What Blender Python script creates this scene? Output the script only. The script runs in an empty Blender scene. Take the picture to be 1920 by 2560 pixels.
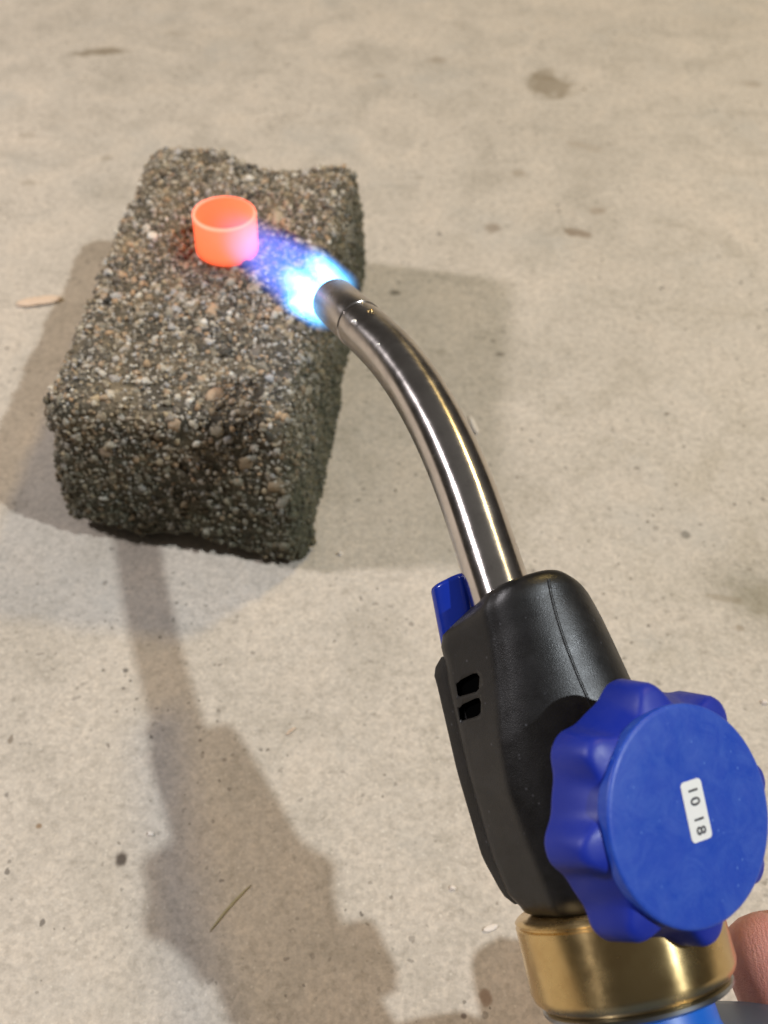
import bpy, bmesh, math, random
import numpy as np
from mathutils import Vector, Matrix, noise as mnoise

random.seed(7)
rng = np.random.default_rng(11)
S = bpy.context.scene
COL = S.collection

# ------------------------------------------------------------------ camera
FPX = 2400.0
CX = Vector((0.9996, 0.0221, 0.0182)).normalized()      # camera right
CF = Vector((0.0, 0.6358, -0.7718)).normalized()        # camera forward
CU = CX.cross(CF).normalized()
CX = CF.cross(CU).normalized()
CP = Vector((0.0, 0.0, 0.3489))
cd = bpy.data.cameras.new('camera')
cam = bpy.data.objects.new('camera', cd)
COL.objects.link(cam)
cam.matrix_world = Matrix(((CX.x, CU.x, -CF.x, CP.x), (CX.y, CU.y, -CF.y, CP.y),
                           (CX.z, CU.z, -CF.z, CP.z), (0, 0, 0, 1)))
cd.sensor_fit = 'VERTICAL'
cd.sensor_height = 36.0
cd.sensor_width = 27.0
cd.lens = FPX / 2560 * 36.0
cd.clip_start = 0.01
cd.clip_end = 50
cd.dof.use_dof = True
cd.dof.focus_distance = 0.255
cd.dof.aperture_fstop = 14.0
S.camera = cam

# ------------------------------------------------------------------ light
w = bpy.data.worlds.new("World")
S.world = w
w.use_nodes = True
bg = w.node_tree.nodes['Background']
# a dim room: pale ceiling, darker walls
_t = w.node_tree
_tc = _t.nodes.new('ShaderNodeTexCoord'); _sp = _t.nodes.new('ShaderNodeSeparateXYZ'); _rp = _t.nodes.new('ShaderNodeValToRGB')
_mr = _t.nodes.new('ShaderNodeMapRange'); _mr.inputs[1].default_value = -1.0
_t.links.new(_tc.outputs['Generated'], _sp.inputs[0]); _t.links.new(_sp.outputs[2], _mr.inputs[0]); _t.links.new(_mr.outputs[0], _rp.inputs[0])
_e = _rp.color_ramp.elements
_e[0].position = 0.45; _e[0].color = (0.10, 0.085, 0.075, 1)
_e[1].position = 1.0; _e[1].color = (0.90, 0.86, 0.80, 1)
_m = _e.new(0.68); _m.color = (0.30, 0.27, 0.24, 1)
_t.links.new(_rp.outputs[0], bg.inputs[0])
bg.inputs[1].default_value = 0.15


def lamp(name, loc, power, col, rad):
    l = bpy.data.lights.new(name, 'POINT')
    l.energy = power
    l.color = col
    l.shadow_soft_size = rad
    o = bpy.data.objects.new(name, l)
    o.location = loc
    COL.objects.link(o)
    return o


lamp('work_lamp', (-1.12, 0.312, 1.02), 49, (1.0, 0.95, 0.97), 0.060)
lamp('ceiling_lamp', (1.70, -0.33, 2.45), 245, (0.88, 0.95, 1.0), 0.036)
lamp('ceiling_lamp', (1.02, 1.60, 2.20), 84, (1.0, 0.71, 0.25), 0.12)

S.view_settings.view_transform = 'Standard'
S.view_settings.look = 'None'
S.view_settings.exposure = 0.0
S.view_settings.gamma = 1.0
S.view_settings.use_curve_mapping = False
try:
    S.cycles.use_denoising = True
    S.cycles.volume_step_rate = 1.0
except Exception:
    pass


# ------------------------------------------------------------------ measuring helpers (photo pixel -> real point)
def ray(x, y):
    return CX * ((x - 960) / FPX) - CU * ((y - 1280) / FPX) + CF


def at(x, y, z):
    return CP + ray(x, y) * z


def onz(x, y, z=0.0):
    d = ray(x, y)
    return CP + d * ((z - CP.z) / d.z)


def camvec(x, y, z):
    return (CX * x + CU * y + CF * z).normalized()


# ------------------------------------------------------------------ object helpers
def tag(o, label=None, cat=None, group=None, kind=None):
    if label: o['label'] = label
    if cat: o['category'] = cat
    if group: o['group'] = group
    if kind: o['kind'] = kind
    return o


def empty(name, loc, label=None, cat=None, group=None):
    o = bpy.data.objects.new(name, None)
    o.location = loc
    o.empty_display_size = 0.01
    COL.objects.link(o)
    return tag(o, label, cat, group)


def link(name, me, mat, parent=None):
    o = bpy.data.objects.new(name, me)
    if mat and not me.materials: me.materials.append(mat)
    COL.objects.link(o)
    if parent:
        o.parent = parent
        off = Vector((0, 0, 0))
        q = parent
        while q:
            off += q.location
            q = q.parent
        o.location = -off            # meshes are written in world coordinates
    return o


def mesh(name, vs, fs, smooth=True, ang=None):
    me = bpy.data.meshes.new(name)
    me.from_pydata([tuple(v) for v in vs], [], [tuple(f) for f in fs])
    me.validate()
    bm = bmesh.new(); bm.from_mesh(me)
    bmesh.ops.recalc_face_normals(bm, faces=bm.faces)
    if ang:
        for e in bm.edges:
            if len(e.link_faces) == 2 and e.calc_face_angle(0) > math.radians(ang): e.smooth = False
    for f in bm.faces: f.smooth = smooth
    bm.to_mesh(me); bm.free()
    return me


def rings(loops, cap0=True, cap1=True):
    """loft closed loops of equal length"""
    n = len(loops[0]); vs = [p for l in loops for p in l]; fs = []
    for i in range(len(loops) - 1):
        for j in range(n):
            k = (j + 1) % n
            fs.append((i*n+j, i*n+k, (i+1)*n+k, (i+1)*n+j))
    if cap0: fs.append(tuple(range(n - 1, -1, -1)))
    if cap1: fs.append(tuple((len(loops)-1)*n + j for j in range(n)))
    return vs, fs


def lathe(o, ax, prof, n=64, cap0=True, cap1=True, e1=None):
    """prof: list of (distance along ax, radius)"""
    ax = ax.normalized()
    if e1 is None:
        e1 = ax.orthogonal().normalized()
    e2 = ax.cross(e1)
    loops = []
    for h, r in prof:
        loops.append([o + ax*h + (e1*math.cos(2*math.pi*k/n) + e2*math.sin(2*math.pi*k/n))*r for k in range(n)])
    return rings(loops, cap0, cap1)


def ring_uv(me, n):
    """u round the ring, v along the sweep (for brushed metal)"""
    uv = me.uv_layers.new(name='uv')
    for p in me.polygons:
        for li in p.loop_indices:
            vi = me.loops[li].vertex_index
            uv.data[li].uv = ((vi % n)/n if not (len(p.vertices) == 4 and vi % n == 0 and any(w % n == n-1 for w in p.vertices)) else 1.0, vi//n*0.1)
    return me


def interp(x, xs, ys):
    return float(np.interp(x, xs, ys))


# ------------------------------------------------------------------ materials
def mat(name, col=(0.5, 0.5, 0.5), rough=0.5, metal=0.0, **kw):
    m = bpy.data.materials.new(name); m.use_nodes = True
    b = m.node_tree.nodes['Principled BSDF']
    b.inputs['Base Color'].default_value = (*col, 1)
    b.inputs['Roughness'].default_value = rough
    b.inputs['Metallic'].default_value = metal
    for k, v in kw.items():
        b.inputs[k].default_value = v
    return m


class NT:
    def __init__(s, m): s.m = m; s.t = m.node_tree; s.b = s.t.nodes['Principled BSDF']
    def n(s, typ, **kw):
        x = s.t.nodes.new(typ)
        for k, v in kw.items():
            if k.startswith('i_'):
                key = k[2:]; x.inputs[int(key) if key.isdigit() else key.replace('_', ' ')].default_value = v
            else: setattr(x, k, v)
        return x
    def l(s, a, b): s.t.links.new(a, b)
    def coord(s, kind='Object'): return s.n('ShaderNodeTexCoord').outputs[kind]
    def noise(s, vec, scale, detail=4, rough=0.55, out='Fac', dist=0.0):
        x = s.n('ShaderNodeTexNoise'); x.inputs['Scale'].default_value = scale
        x.inputs['Detail'].default_value = detail; x.inputs['Roughness'].default_value = rough
        x.inputs['Distortion'].default_value = dist
        s.l(vec, x.inputs['Vector']); return x.outputs[out]
    def voro(s, vec, scale, feature='F1', rand=1.0, dim='3D'):
        x = s.n('ShaderNodeTexVoronoi', feature=feature, voronoi_dimensions=dim); x.inputs['Scale'].default_value = scale
        x.inputs['Randomness'].default_value = rand
        s.l(vec, x.inputs['Vector']); return x
    def ramp(s, fac, stops, interp='LINEAR'):
        x = s.n('ShaderNodeValToRGB'); x.color_ramp.interpolation = interp
        e = x.color_ramp.elements
        while len(e) < len(stops): e.new(0.5)
        for k, (p, c) in zip(e, stops):
            k.position = p; k.color = (*c, 1) if len(c) == 3 else c
        s.l(fac, x.inputs[0]); return x.outputs[0]
    def math(s, op, a, b=None, c=None, clamp=False):
        x = s.n('ShaderNodeMath', operation=op, use_clamp=clamp)
        for i, v in enumerate((a, b, c)):
            if v is None: continue
            if hasattr(v, 'default_value') and not isinstance(v, (int, float)): s.l(v, x.inputs[i])
            else: x.inputs[i].default_value = v
        return x.outputs[0]
    def mapr(s, v, a, b, c=0.0, d=1.0, smooth=False):
        x = s.n('ShaderNodeMapRange'); x.clamp = True
        if smooth: x.interpolation_type = 'SMOOTHSTEP'
        s.l(v, x.inputs[0])
        for i, q in enumerate((a, b, c, d)): x.inputs[i+1].default_value = q
        return x.outputs[0]
    def mix(s, fac, a, b, blend='MIX'):
        x = s.n('ShaderNodeMix', data_type='RGBA', blend_type=blend)
        for i, v in ((0, fac), (6, a), (7, b)):
            if hasattr(v, 'is_linked'): s.l(v, x.inputs[i])
            else: x.inputs[i].default_value = v if not isinstance(v, tuple) else (*v[:3], 1)
        return x.outputs[2]
    def bump(s, h, strength, dist, prev=None):
        x = s.n('ShaderNodeBump'); x.inputs['Strength'].default_value = strength
        x.inputs['Distance'].default_value = dist
        s.l(h, x.inputs['Height'])
        if prev is not None: s.l(prev, x.inputs['Normal'])
        return x.outputs[0]


def srgb(r, g, b):
    f = lambda c: (c/255/12.92) if c/255 <= 0.04045 else ((c/255+0.055)/1.055)**2.4
    return (f(r), f(g), f(b))


# ---- concrete floor
def floor_mat():
    m = mat('concrete_floor', rough=0.62); t = NT(m); v = t.coord()
    big = t.noise(v, 6.0, 4, 0.6); mid = t.noise(v, 26.0, 6, 0.6, dist=0.6); fine = t.noise(v, 230.0, 5, 0.7)
    fine2 = t.noise(v, 620.0, 3, 0.7)
    c = t.ramp(big, [(0.3, (0.465, 0.412, 0.345)), (0.5, (0.525, 0.466, 0.394)), (0.7, (0.565, 0.495, 0.415))])
    c2 = t.ramp(mid, [(0.28, (0.78, 0.78, 0.765)), (0.5, (1.0, 1.0, 1.0)), (0.72, (1.12, 1.09, 1.06))])
    c = t.mix(0.75, c, c2, 'MULTIPLY')
    c3 = t.ramp(fine, [(0.3, (0.76, 0.75, 0.73)), (0.5, (1, 1, 1)), (0.72, (1.12, 1.11, 1.09))])
    c = t.mix(0.78, c, c3, 'MULTIPLY')
    c3b = t.ramp(fine2, [(0.3, (0.80, 0.79, 0.78)), (0.5, (1, 1, 1)), (0.7, (1.14, 1.13, 1.11))])
    c = t.mix(0.75, c, c3b, 'MULTIPLY')
    sand = t.voro(v, 620.0, dim='2D'); ss = t.n('ShaderNodeSeparateColor'); t.l(sand.outputs['Color'], ss.inputs[0])
    c = t.mix(1.0, c, t.ramp(ss.outputs[0], [(0.0, (0.90, 0.895, 0.885)), (0.5, (1, 1, 1)), (1.0, (1.07, 1.065, 1.06))]), 'MULTIPLY')
    # grey patches
    gp = t.mapr(t.noise(v, 11.0, 5, 0.65), 0.52, 0.70, 0, 0.35, True)
    c = t.mix(gp, c, (0.42, 0.40, 0.36))
    # dark specks, two sizes; only some cells carry one
    patch = t.mapr(t.noise(v, 16.0, 4, 0.65), 0.38, 0.60, 0.18, 1.0)
    for sc, thr, keep, dark in ((118.0, 0.105, 0.68, (0.12, 0.10, 0.08)), (240.0, 0.14, 0.72, (0.14, 0.12, 0.095)), (52.0, 0.050, 0.72, (0.08, 0.065, 0.055))):
        wv = t.n('ShaderNodeVectorMath', operation='ADD')
        nz = t.n('ShaderNodeTexNoise'); nz.inputs['Scale'].default_value = sc*3; t.l(v, nz.inputs['Vector'])
        sv = t.n('ShaderNodeVectorMath', operation='SCALE'); sv.inputs['Scale'].default_value = 0.45/sc
        t.l(nz.outputs['Color'], sv.inputs[0]); t.l(v, wv.inputs[0]); t.l(sv.outputs[0], wv.inputs[1])
        vo = t.voro(wv.outputs[0], sc, dim='2D')
        sep = t.n('ShaderNodeSeparateColor'); t.l(vo.outputs['Color'], sep.inputs[0])
        th = t.math('MULTIPLY', sep.outputs[1], thr*1.5)
        d = t.math('SUBTRACT', th, vo.outputs['Distance'])
        s1 = t.mapr(d, 0.0, thr*0.28, 0, 1, True)
        k = t.mapr(sep.outputs[0], keep, keep + 0.03)
        f = t.math('MULTIPLY', s1, k)
        f = t.math('MULTIPLY', f, t.mapr(sep.outputs[2], 0, 1, 0.35, 1.0))
        f = t.math('MULTIPLY', f, patch)
        c = t.mix(f, c, dark)
    # tiny pale grains
    vo = t.voro(v, 330.0, dim='2D'); sep = t.n('ShaderNodeSeparateColor'); t.l(vo.outputs['Color'], sep.inputs[0])
    f = t.math('MULTIPLY', t.mapr(vo.outputs['Distance'], 0.20, 0.08, 0, 0.55), t.mapr(sep.outputs[0], 0.86, 0.88))
    c = t.mix(f, c, (0.68, 0.62, 0.53))
    # individual stains where the floor has them, plus a torch shadow painted in: (px, py, half length, half width, angle, strength, colour)
    stains_and_shadow = [(255, 130, .022, .008, 10, .75, (.20, .155, .10)), (1375, 215, .024, .020, -15, .70, (.23, .18, .12)),
              (1365, 185, .012, .010, 0, .5, (.23, .18, .12)), (1090, 150, .009, .006, 0, .45, (.25, .19, .13)),
              (950, 190, .006, .004, 0, .4, (.28, .22, .15)), (1235, 572, .0075, .006, 0, .6, (.23, .17, .12)),
              (1440, 582, .012, .0055, -20, .75, (.22, .16, .11)), (1495, 528, .007, .005, 0, .5, (.27, .20, .14)),
              (1297, 434, .006, .005, 0, .5, (.26, .20, .14)), (1460, 365, .012, .006, -25, .35, (.33, .26, .19)),
              (983, 733, .0042, .0032, 0, .75, (.10, .085, .06)), (1250, 886, .0030, .0024, 0, .65, (.12, .10, .08)),
              (1100, 880, .004, .003, 0, .3, (.2, .17, .12)), (305, 2146, .0030, .0034, 0, .92, (.055, .038, .025)),
              (315, 1676, .0014, .0014, 0, .8, (.08, .07, .06)), (1715, 1338, .0024, .0024, 0, .65, (.12, .11, .09)),
              (1890, 1500, .016, .010, -40, .38, (.25, .22, .15)), (1800, 1495, .012, .0022, -8, .4, (.27, .21, .14)),  # first entry paints the burner tip's shadow into the floor colour
              (1850, 1570, .0028, .0022, 0, .5, (.23, .17, .11)), (1215, 2490, .0024, .0030, 30, .7, (.18, .10, .055)),
              (1160, 2540, .0014, .0013, 0, .8, (.09, .06, .05)), (98, 2065, .0014, .0012, 0, .75, (.23, .13, .05)),
              (27, 1850, .0011, .0019, 0, .7, (.16, .12, .08)), (70, 455, .006, .004, 0, .4, (.25, .2, .14)),
              (265, 395, .005, .004, 0, .45, (.25, .2, .14)), (75, 340, .007, .005, 0, .35, (.25, .2, .14)),
              (560, 1900, .0014, .0014, 0, .6, (.14, .11, .08)), (500, 1850, .0011, .0011, 0, .7, (.12, .09, .07)),
              (1045, 445, .005, .004, 0, .35, (.27, .22, .16)), (1880, 210, .008, .005, 0, .4, (.27, .21, .15)),
              (435, 85, .010, .006, 10, .3, (.3, .25, .19)), (1150, 60, .008, .005, 0, .25, (.3, .25, .19))]
    nz = t.n('ShaderNodeTexNoise'); nz.inputs['Scale'].default_value = 110; nz.inputs['Detail'].default_value = 4
    t.l(v, nz.inputs['Vector'])
    for px, py, a, b, ang, st, colr in stains_and_shadow:
        p = onz(px, py)
        mp = t.n('ShaderNodeMapping', vector_type='TEXTURE')
        mp.inputs['Location'].default_value = p; mp.inputs['Rotation'].default_value = (0, 0, math.radians(ang))
        mp.inputs['Scale'].default_value = (a, b, 1)
        t.l(v, mp.inputs['Vector'])
        ln = t.n('ShaderNodeVectorMath', operation='LENGTH'); t.l(mp.outputs[0], ln.inputs[0])
        dd = t.math('ADD', ln.outputs['Value'], t.math('MULTIPLY', t.math('SUBTRACT', nz.outputs['Fac'], 0.5), 1.9))
        c = t.mix(t.mapr(dd, 1.1, 0.45, 0, st, True), c, colr)
    t.l(c, t.b.inputs['Base Color'])
    nrm = t.bump(mid, 0.25, 0.0010)
    nrm = t.bump(fine, 0.35, 0.00035, nrm)
    t.l(nrm, t.b.inputs['Normal'])
    t.l(t.mapr(mid, 0.3, 0.7, 0.52, 0.72), t.b.inputs['Roughness'])
    return m


# ---- exposed aggregate stones
STONES = [(0.00, (.040, .035, .027)), (0.10, (.13, .115, .09)), (0.22, (.30, .26, .195)), (0.32, (.12, .105, .09)),
          (0.44, (.42, .325, .205)), (0.54, (.30, .28, .25)), (0.64, (.46, .30, .175)), (0.72, (.17, .14, .095)),
          (0.80, (.54, .48, .385)), (0.88, (.36, .34, .33)), (0.95, (.58, .52, .43)), (1.0, (.70, .66, .59))]


BK = [onz(378, 352, .0815), onz(893, 405, .0815), onz(716, 1062, .0815), onz(104, 998, .0815)]


def stone_mat(name, src, cement=False):
    m = mat(name, rough=0.75); t = NT(m); v = t.n('ShaderNodeNewGeometry').outputs['Position']
    if src == 'island': fac = t.n('ShaderNodeNewGeometry').outputs['Random Per Island']
    elif src == 'object': fac = t.n('ShaderNodeObjectInfo').outputs['Random']
    else: fac = t.noise(v, 900.0, 3, 0.6)
    if cement: c = t.ramp(fac, [(0.3, (.03, .025, .018)), (0.55, (.075, .062, .043)), (0.75, (.15, .125, .09))])
    else: c = t.ramp(fac, STONES)
    g = t.noise(v, 1500.0, 3, 0.6)
    c = t.mix(0.7, c, t.ramp(g, [(0.3, (0.62, 0.6, 0.58)), (0.6, (1.1, 1.1, 1.08))]), 'MULTIPLY')
    # tan mortar dust in patches
    c = t.mix(t.mapr(t.noise(v, 60.0, 4, 0.6), 0.45, 0.70, 0, 0.34, True), c, (.34, .26, .155))
    # mossy, damp foot of the block
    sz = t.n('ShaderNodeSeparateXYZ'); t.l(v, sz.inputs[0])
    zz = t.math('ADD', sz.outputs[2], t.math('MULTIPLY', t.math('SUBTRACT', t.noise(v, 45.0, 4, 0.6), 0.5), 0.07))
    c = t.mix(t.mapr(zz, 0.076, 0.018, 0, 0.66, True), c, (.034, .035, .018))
    # darker green on the right and front sides
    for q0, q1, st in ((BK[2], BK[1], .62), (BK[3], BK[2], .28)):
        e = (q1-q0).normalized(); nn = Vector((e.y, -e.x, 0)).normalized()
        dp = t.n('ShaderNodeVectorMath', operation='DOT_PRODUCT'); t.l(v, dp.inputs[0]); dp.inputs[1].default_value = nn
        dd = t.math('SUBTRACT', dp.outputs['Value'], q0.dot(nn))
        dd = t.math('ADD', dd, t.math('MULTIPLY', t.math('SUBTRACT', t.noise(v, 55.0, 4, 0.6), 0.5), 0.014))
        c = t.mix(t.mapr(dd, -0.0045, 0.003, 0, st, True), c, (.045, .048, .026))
    # dark brown patch round the place that is being heated
    ln = t.n('ShaderNodeVectorMath', operation='DISTANCE'); t.l(v, ln.inputs[0])
    ln.inputs[1].default_value = (-0.078, 0.371, 0.082)
    dd = t.math('ADD', ln.outputs['Value'], t.math('MULTIPLY', t.math('SUBTRACT', t.noise(v, 70.0, 4, 0.6), 0.5), 0.03))
    c = t.mix(t.mapr(dd, 0.036, 0.008, 0, 0.32, True), c, (.035, .022, .017))
    c = t.mix(1.0, c, (1.20, 1.19, 1.16), 'MULTIPLY')
    t.l(c, t.b.inputs['Base Color'])
    t.l(t.bump(g, 0.5, 0.0004), t.b.inputs['Normal'])
    return m


# ---- metals and plastics
def tube_mat(name, col, r0, r1, brassy=False, aniso=0.8):
    m = mat(name, col, r0, 1.0); t = NT(m); v = t.coord()
    n1 = t.noise(v, 160.0, 4, 0.65); n2 = t.noise(v, 1400.0, 3, 0.7)
    t.l(t.mapr(n1, 0.35, 0.7, r0, r1), t.b.inputs['Roughness'])
    c = t.mix(t.mapr(t.noise(v, 90.0, 6, 0.7), 0.42, 0.70, 0, 0.55, True), (*col, 1), tuple(x*0.70 for x in col) if not brassy else (.55, .36, .15))
    t.l(c, t.b.inputs['Base Color'])
    if not brassy:
        ln = t.n('ShaderNodeVectorMath', operation='DISTANCE'); t.l(t.n('ShaderNodeNewGeometry').outputs['Position'], ln.inputs[0]); ln.inputs[1].default_value = at(836, 753, 0.333)
        hd = t.math('ADD', ln.outputs['Value'], t.math('MULTIPLY', t.math('SUBTRACT', n1, 0.5), 0.02))
        c = t.mix(t.mapr(hd, 0.048, 0.004, 0, 0.75, True), c, (.36, .285, .22))
    # fine scratches running round the metal, left by polishing
    u = t.n('ShaderNodeUVMap', uv_map='uv'); mp = t.n('ShaderNodeMapping'); mp.inputs['Scale'].default_value = (7, 160, 1); t.l(u.outputs[0], mp.inputs[0])
    sc = t.noise(mp.outputs[0], 1.0, 3, 0.6)
    b1 = t.bump(sc, 0.10, 0.00006)
    t.l(t.bump(n2, 0.05, 0.00006, b1), t.b.inputs['Normal'])
    t.b.inputs['Anisotropic'].default_value = aniso
    tg = t.n('ShaderNodeTangent', direction_type='UV_MAP', uv_map='uv'); t.l(tg.outputs[0], t.b.inputs['Tangent'])
    t.b.inputs['Anisotropic Rotation'].default_value = 0.25
    return m


def plastic_mat(name, col, rough, bstr=0.3, bscale=2200.0, scuff=0.0, scuffcol=(1, 1, 1), bdist=0.00015):
    m = mat(name, col, rough); t = NT(m); v = t.coord()
    n1 = t.noise(v, bscale, 2, 0.6); n2 = t.noise(v, 180.0, 5, 0.65)
    t.l(t.mapr(n2, 0.35, 0.7, rough*0.86, min(1, rough*1.2)), t.b.inputs['Roughness'])
    if scuff:
        f = t.math('MULTIPLY', t.mapr(t.noise(v, 130.0, 8, 0.75, dist=1.2), 0.42, 0.75), scuff)
        sp = t.voro(v, 700.0); se = t.n('ShaderNodeSeparateColor'); t.l(sp.outputs['Color'], se.inputs[0])
        f2 = t.math('MULTIPLY', t.mapr(sp.outputs['Distance'], 0.28, 0.1), t.mapr(se.outputs[0], 0.90, 0.92, 0, 0.8))
        f = t.math('MAXIMUM', f, f2)
        t.l(t.mix(f, (*col, 1), scuffcol), t.b.inputs['Base Color'])
    h = t.math('ADD', n1, t.math('MULTIPLY', n2, 0.5))
    t.l(t.bump(h, bstr, bdist), t.b.inputs['Normal'])
    return m


M_floor = floor_mat()
M_cement = stone_mat('cement', 'noise', True)
M_grit = stone_mat('grit_stone', 'island')
M_pebble = stone_mat('pebble_stone', 'object')
M_tube = tube_mat('nickel_tube', (.67, .625, .595), 0.19, 0.28)
M_sleeve = tube_mat('nickel_sleeve', (.60, .55, .51), 0.16, 0.24, aniso=0.4)
M_inner = mat('sooty_inside', (.02, .018, .016), 0.7, 0.6)
M_brass = tube_mat('worn_brass', (.74, .54, .25), 0.22, 0.30, True, 0.9)
M_steel = mat('grey_steel', (.30, .31, .33), 0.28, 1.0)
M_black = plastic_mat('black_plastic', (.0065, .006, .006), 0.38, 0.42, 3200.0, 0.12, (.07, .07, .08), 0.00013)
M_brass_glint = mat('brass_glint', (.75, .55, .25), 0.25, 1.0)  # gold glint on the seam, put into the colour
M_bead_glint = mat('bead_glint', (.92, .90, .88), 0.5, 0.5)  # pale metal: the lamp glint is put into the bead colour
M_vent_shade = mat('vent_shade_black', (.002, .002, .002), 0.9, 0.0, **{'Specular IOR Level': 0.0})  # flat black that paints deep shade into the vent recesses
M_blue_shade = plastic_mat('blue_plastic_shade', (.004, .022, .33), 0.50, 0.12, 900.0)  # darker blue: shade on the knob sides is put into the colour
M_bluef = plastic_mat('blue_plastic_scuffed', (.010, .060, .46), 0.44, 0.30, 1300.0, 0.32, (.10, .21, .62))
M_blueb = plastic_mat('blue_button', (.006, .028, .33), 0.22, 0.12, 900.0)
M_white = mat('white_sticker', (.86, .86, .86), 0.5)
M_ink = mat('grey_ink', (.06, .06, .07), 0.6)
M_can = mat('blue_can_paint', (.07, .115, .22), 0.42)
M_neck = mat('bright_blue_valve', (.006, .14, .62), 0.4)


def wood_mat(name, col):
    m = mat(name, col, 0.7); t = NT(m); v = t.coord()
    mp = t.n('ShaderNodeMapping'); mp.inputs['Scale'].default_value = (200, 1500, 1500); t.l(v, mp.inputs[0])
    n = t.noise(mp.outputs[0], 1.0, 3, 0.6)
    t.l(t.mix(t.mapr(n, 0.3, 0.7), tuple(x*0.72 for x in col), col), t.b.inputs['Base Color'])
    return m


M_wood = wood_mat('pale_wood', (.78, .58, .42))
M_straw = wood_mat('dry_straw', (.42, .37, .22))
M_flake = mat('white_flake', (.74, .66, .58), 0.6)

# ------------------------------------------------------------------ floor
fl = link('floor', mesh('floor', [(-3, -2.5, 0), (3, -2.5, 0), (3, 3.5, 0), (-3, 3.5, 0)], [(0, 1, 2, 3)]), M_floor)
tag(fl, kind='structure')

# ------------------------------------------------------------------ paving block
TOPZ = 0.0815
top = [onz(378, 352, TOPZ), onz(893, 405, TOPZ), onz(716, 1062, TOPZ), onz(104, 998, TOPZ)]      # BL BR FR FL
bot = [Vector((-.130, .490, 0)), Vector((-.0150, .478, 0)), onz(775, 1428, 0), onz(158, 1342, 0)]
blk = empty('paving_block', ((top[0]+top[2]).x/2, (top[0]+top[2]).y/2, 0),
            'rough grey brown exposed aggregate block lying on the concrete floor under the glowing ring', 'paving block')
LX, LY, LZ, RR = 0.1, 0.2, 0.0815, 0.0095


def block_pt(x, y, z):
    """unit-box point (x,y in -.5..5 of the sizes, z from 0) -> warped place"""
    a = x/LX + .5; b = y/LY + .5; c = z/LZ
    T = top[3]*(1-a)*(1-b) + top[2]*a*(1-b) + top[0]*(1-a)*b + top[1]*a*b
    B = bot[3]*(1-a)*(1-b) + bot[2]*a*(1-b) + bot[0]*(1-a)*b + bot[1]*a*b
    return B*(1-c) + T*c


def rounded(p):
    q = Vector((max(-LX/2+RR, min(LX/2-RR, p.x)), max(-LY/2+RR, min(LY/2-RR, p.y)), max(RR*.8, min(LZ-RR, p.z))))
    d = p - q
    if d.length > 1e-9:
        # radius keeps flat faces where they are and rounds edges and corners
        d = d.normalized() * RR if min(abs(d.x) > 1e-9, 1) + min(abs(d.y) > 1e-9, 1) + min(abs(d.z) > 1e-9, 1) > 1 else d
    return q + d


def block_rough(p, x, y, z):
    n = mnoise.noise(p*38)*0.0011 + mnoise.noise(p*95 + Vector((3, 1, 7)))*0.0014 + mnoise.noise(p*260)*0.0011 - 0.0028*max(0, mnoise.noise(p*60 + Vector((9, 4, 2)))-.25)
    # knocked-off back edge and the worn foot
    if y > 0.06 and z > 0.04:
        n -= (0.0085+0.004*mnoise.noise(p*140))*math.exp(-((x-0.012)/0.019)**4)*max(0, (y-0.06)/0.04)*max(0, (z-0.04)/0.042)
    if y > 0.09 and z > 0.05: n += 0.0015*math.exp(-((x+0.03)/0.02)**2)
    return n


def build_block():
    vs = []; fs = []; cache = {}
    def vid(p):
        k = (round(p[0], 6), round(p[1], 6), round(p[2], 6))
        if k not in cache:
            cache[k] = len(vs); vs.append(Vector(k))
        return cache[k]
    st = 0.0025
    nx, ny, nz = int(LX/st), int(LY/st), int(LZ/st)
    X = [-LX/2 + LX*i/nx for i in range(nx+1)]; Y = [-LY/2 + LY*i/ny for i in range(ny+1)]; Z = [LZ*i/nz for i in range(nz+1)]
    def quad(f, n1, n2):
        for i in range(n1):
            for j in range(n2):
                fs.append((vid(f(i, j)), vid(f(i+1, j)), vid(f(i+1, j+1)), vid(f(i, j+1))))
    quad(lambda i, j: (X[i], Y[j], LZ), nx, ny); quad(lambda i, j: (X[i], Y[j], 0), nx, ny)
    quad(lambda i, j: (X[i], -LY/2, Z[j]), nx, nz); quad(lambda i, j: (X[i], LY/2, Z[j]), nx, nz)
    quad(lambda i, j: (-LX/2, Y[i], Z[j]), ny, nz); quad(lambda i, j: (LX/2, Y[i], Z[j]), ny, nz)
    ctr = Vector((0, 0, LZ/2)); out = []
    for p in vs:
        q = rounded(p)
        core = Vector((max(-LX/2+RR*2, min(LX/2-RR*2, p.x)), max(-LY/2+RR*2, min(LY/2-RR*2, p.y)), max(RR*1.6, min(LZ-RR*2, p.z))))
        nrm = (q-core).normalized()
        wpt = block_pt(*q)
        d = block_rough(wpt, q.x, q.y, q.z)
        q2 = q + nrm*d
        # worn notch under the front foot
        if q2.y < -0.08 and q2.z < 0.016:
            k = math.exp(-((q2.x-0.004)/0.020)**2)*max(0, 1-q2.z/0.016)
            q2.y += 0.007*k; q2.z += 0.003*k
            k = math.exp(-((q2.x+0.050)/0.030)**2)*max(0, 1-q2.z/0.016)
            q2.z += 0.004*k; q2.y += 0.008*k
        if q2.z < 0.0006: q2.z = 0.0006
        out.append(block_pt(*q2))
    return mesh('block_body', out, fs)


body_me = build_block()
bb = link('cement_body', body_me, M_cement, blk)
bb.location = -blk.location

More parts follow.
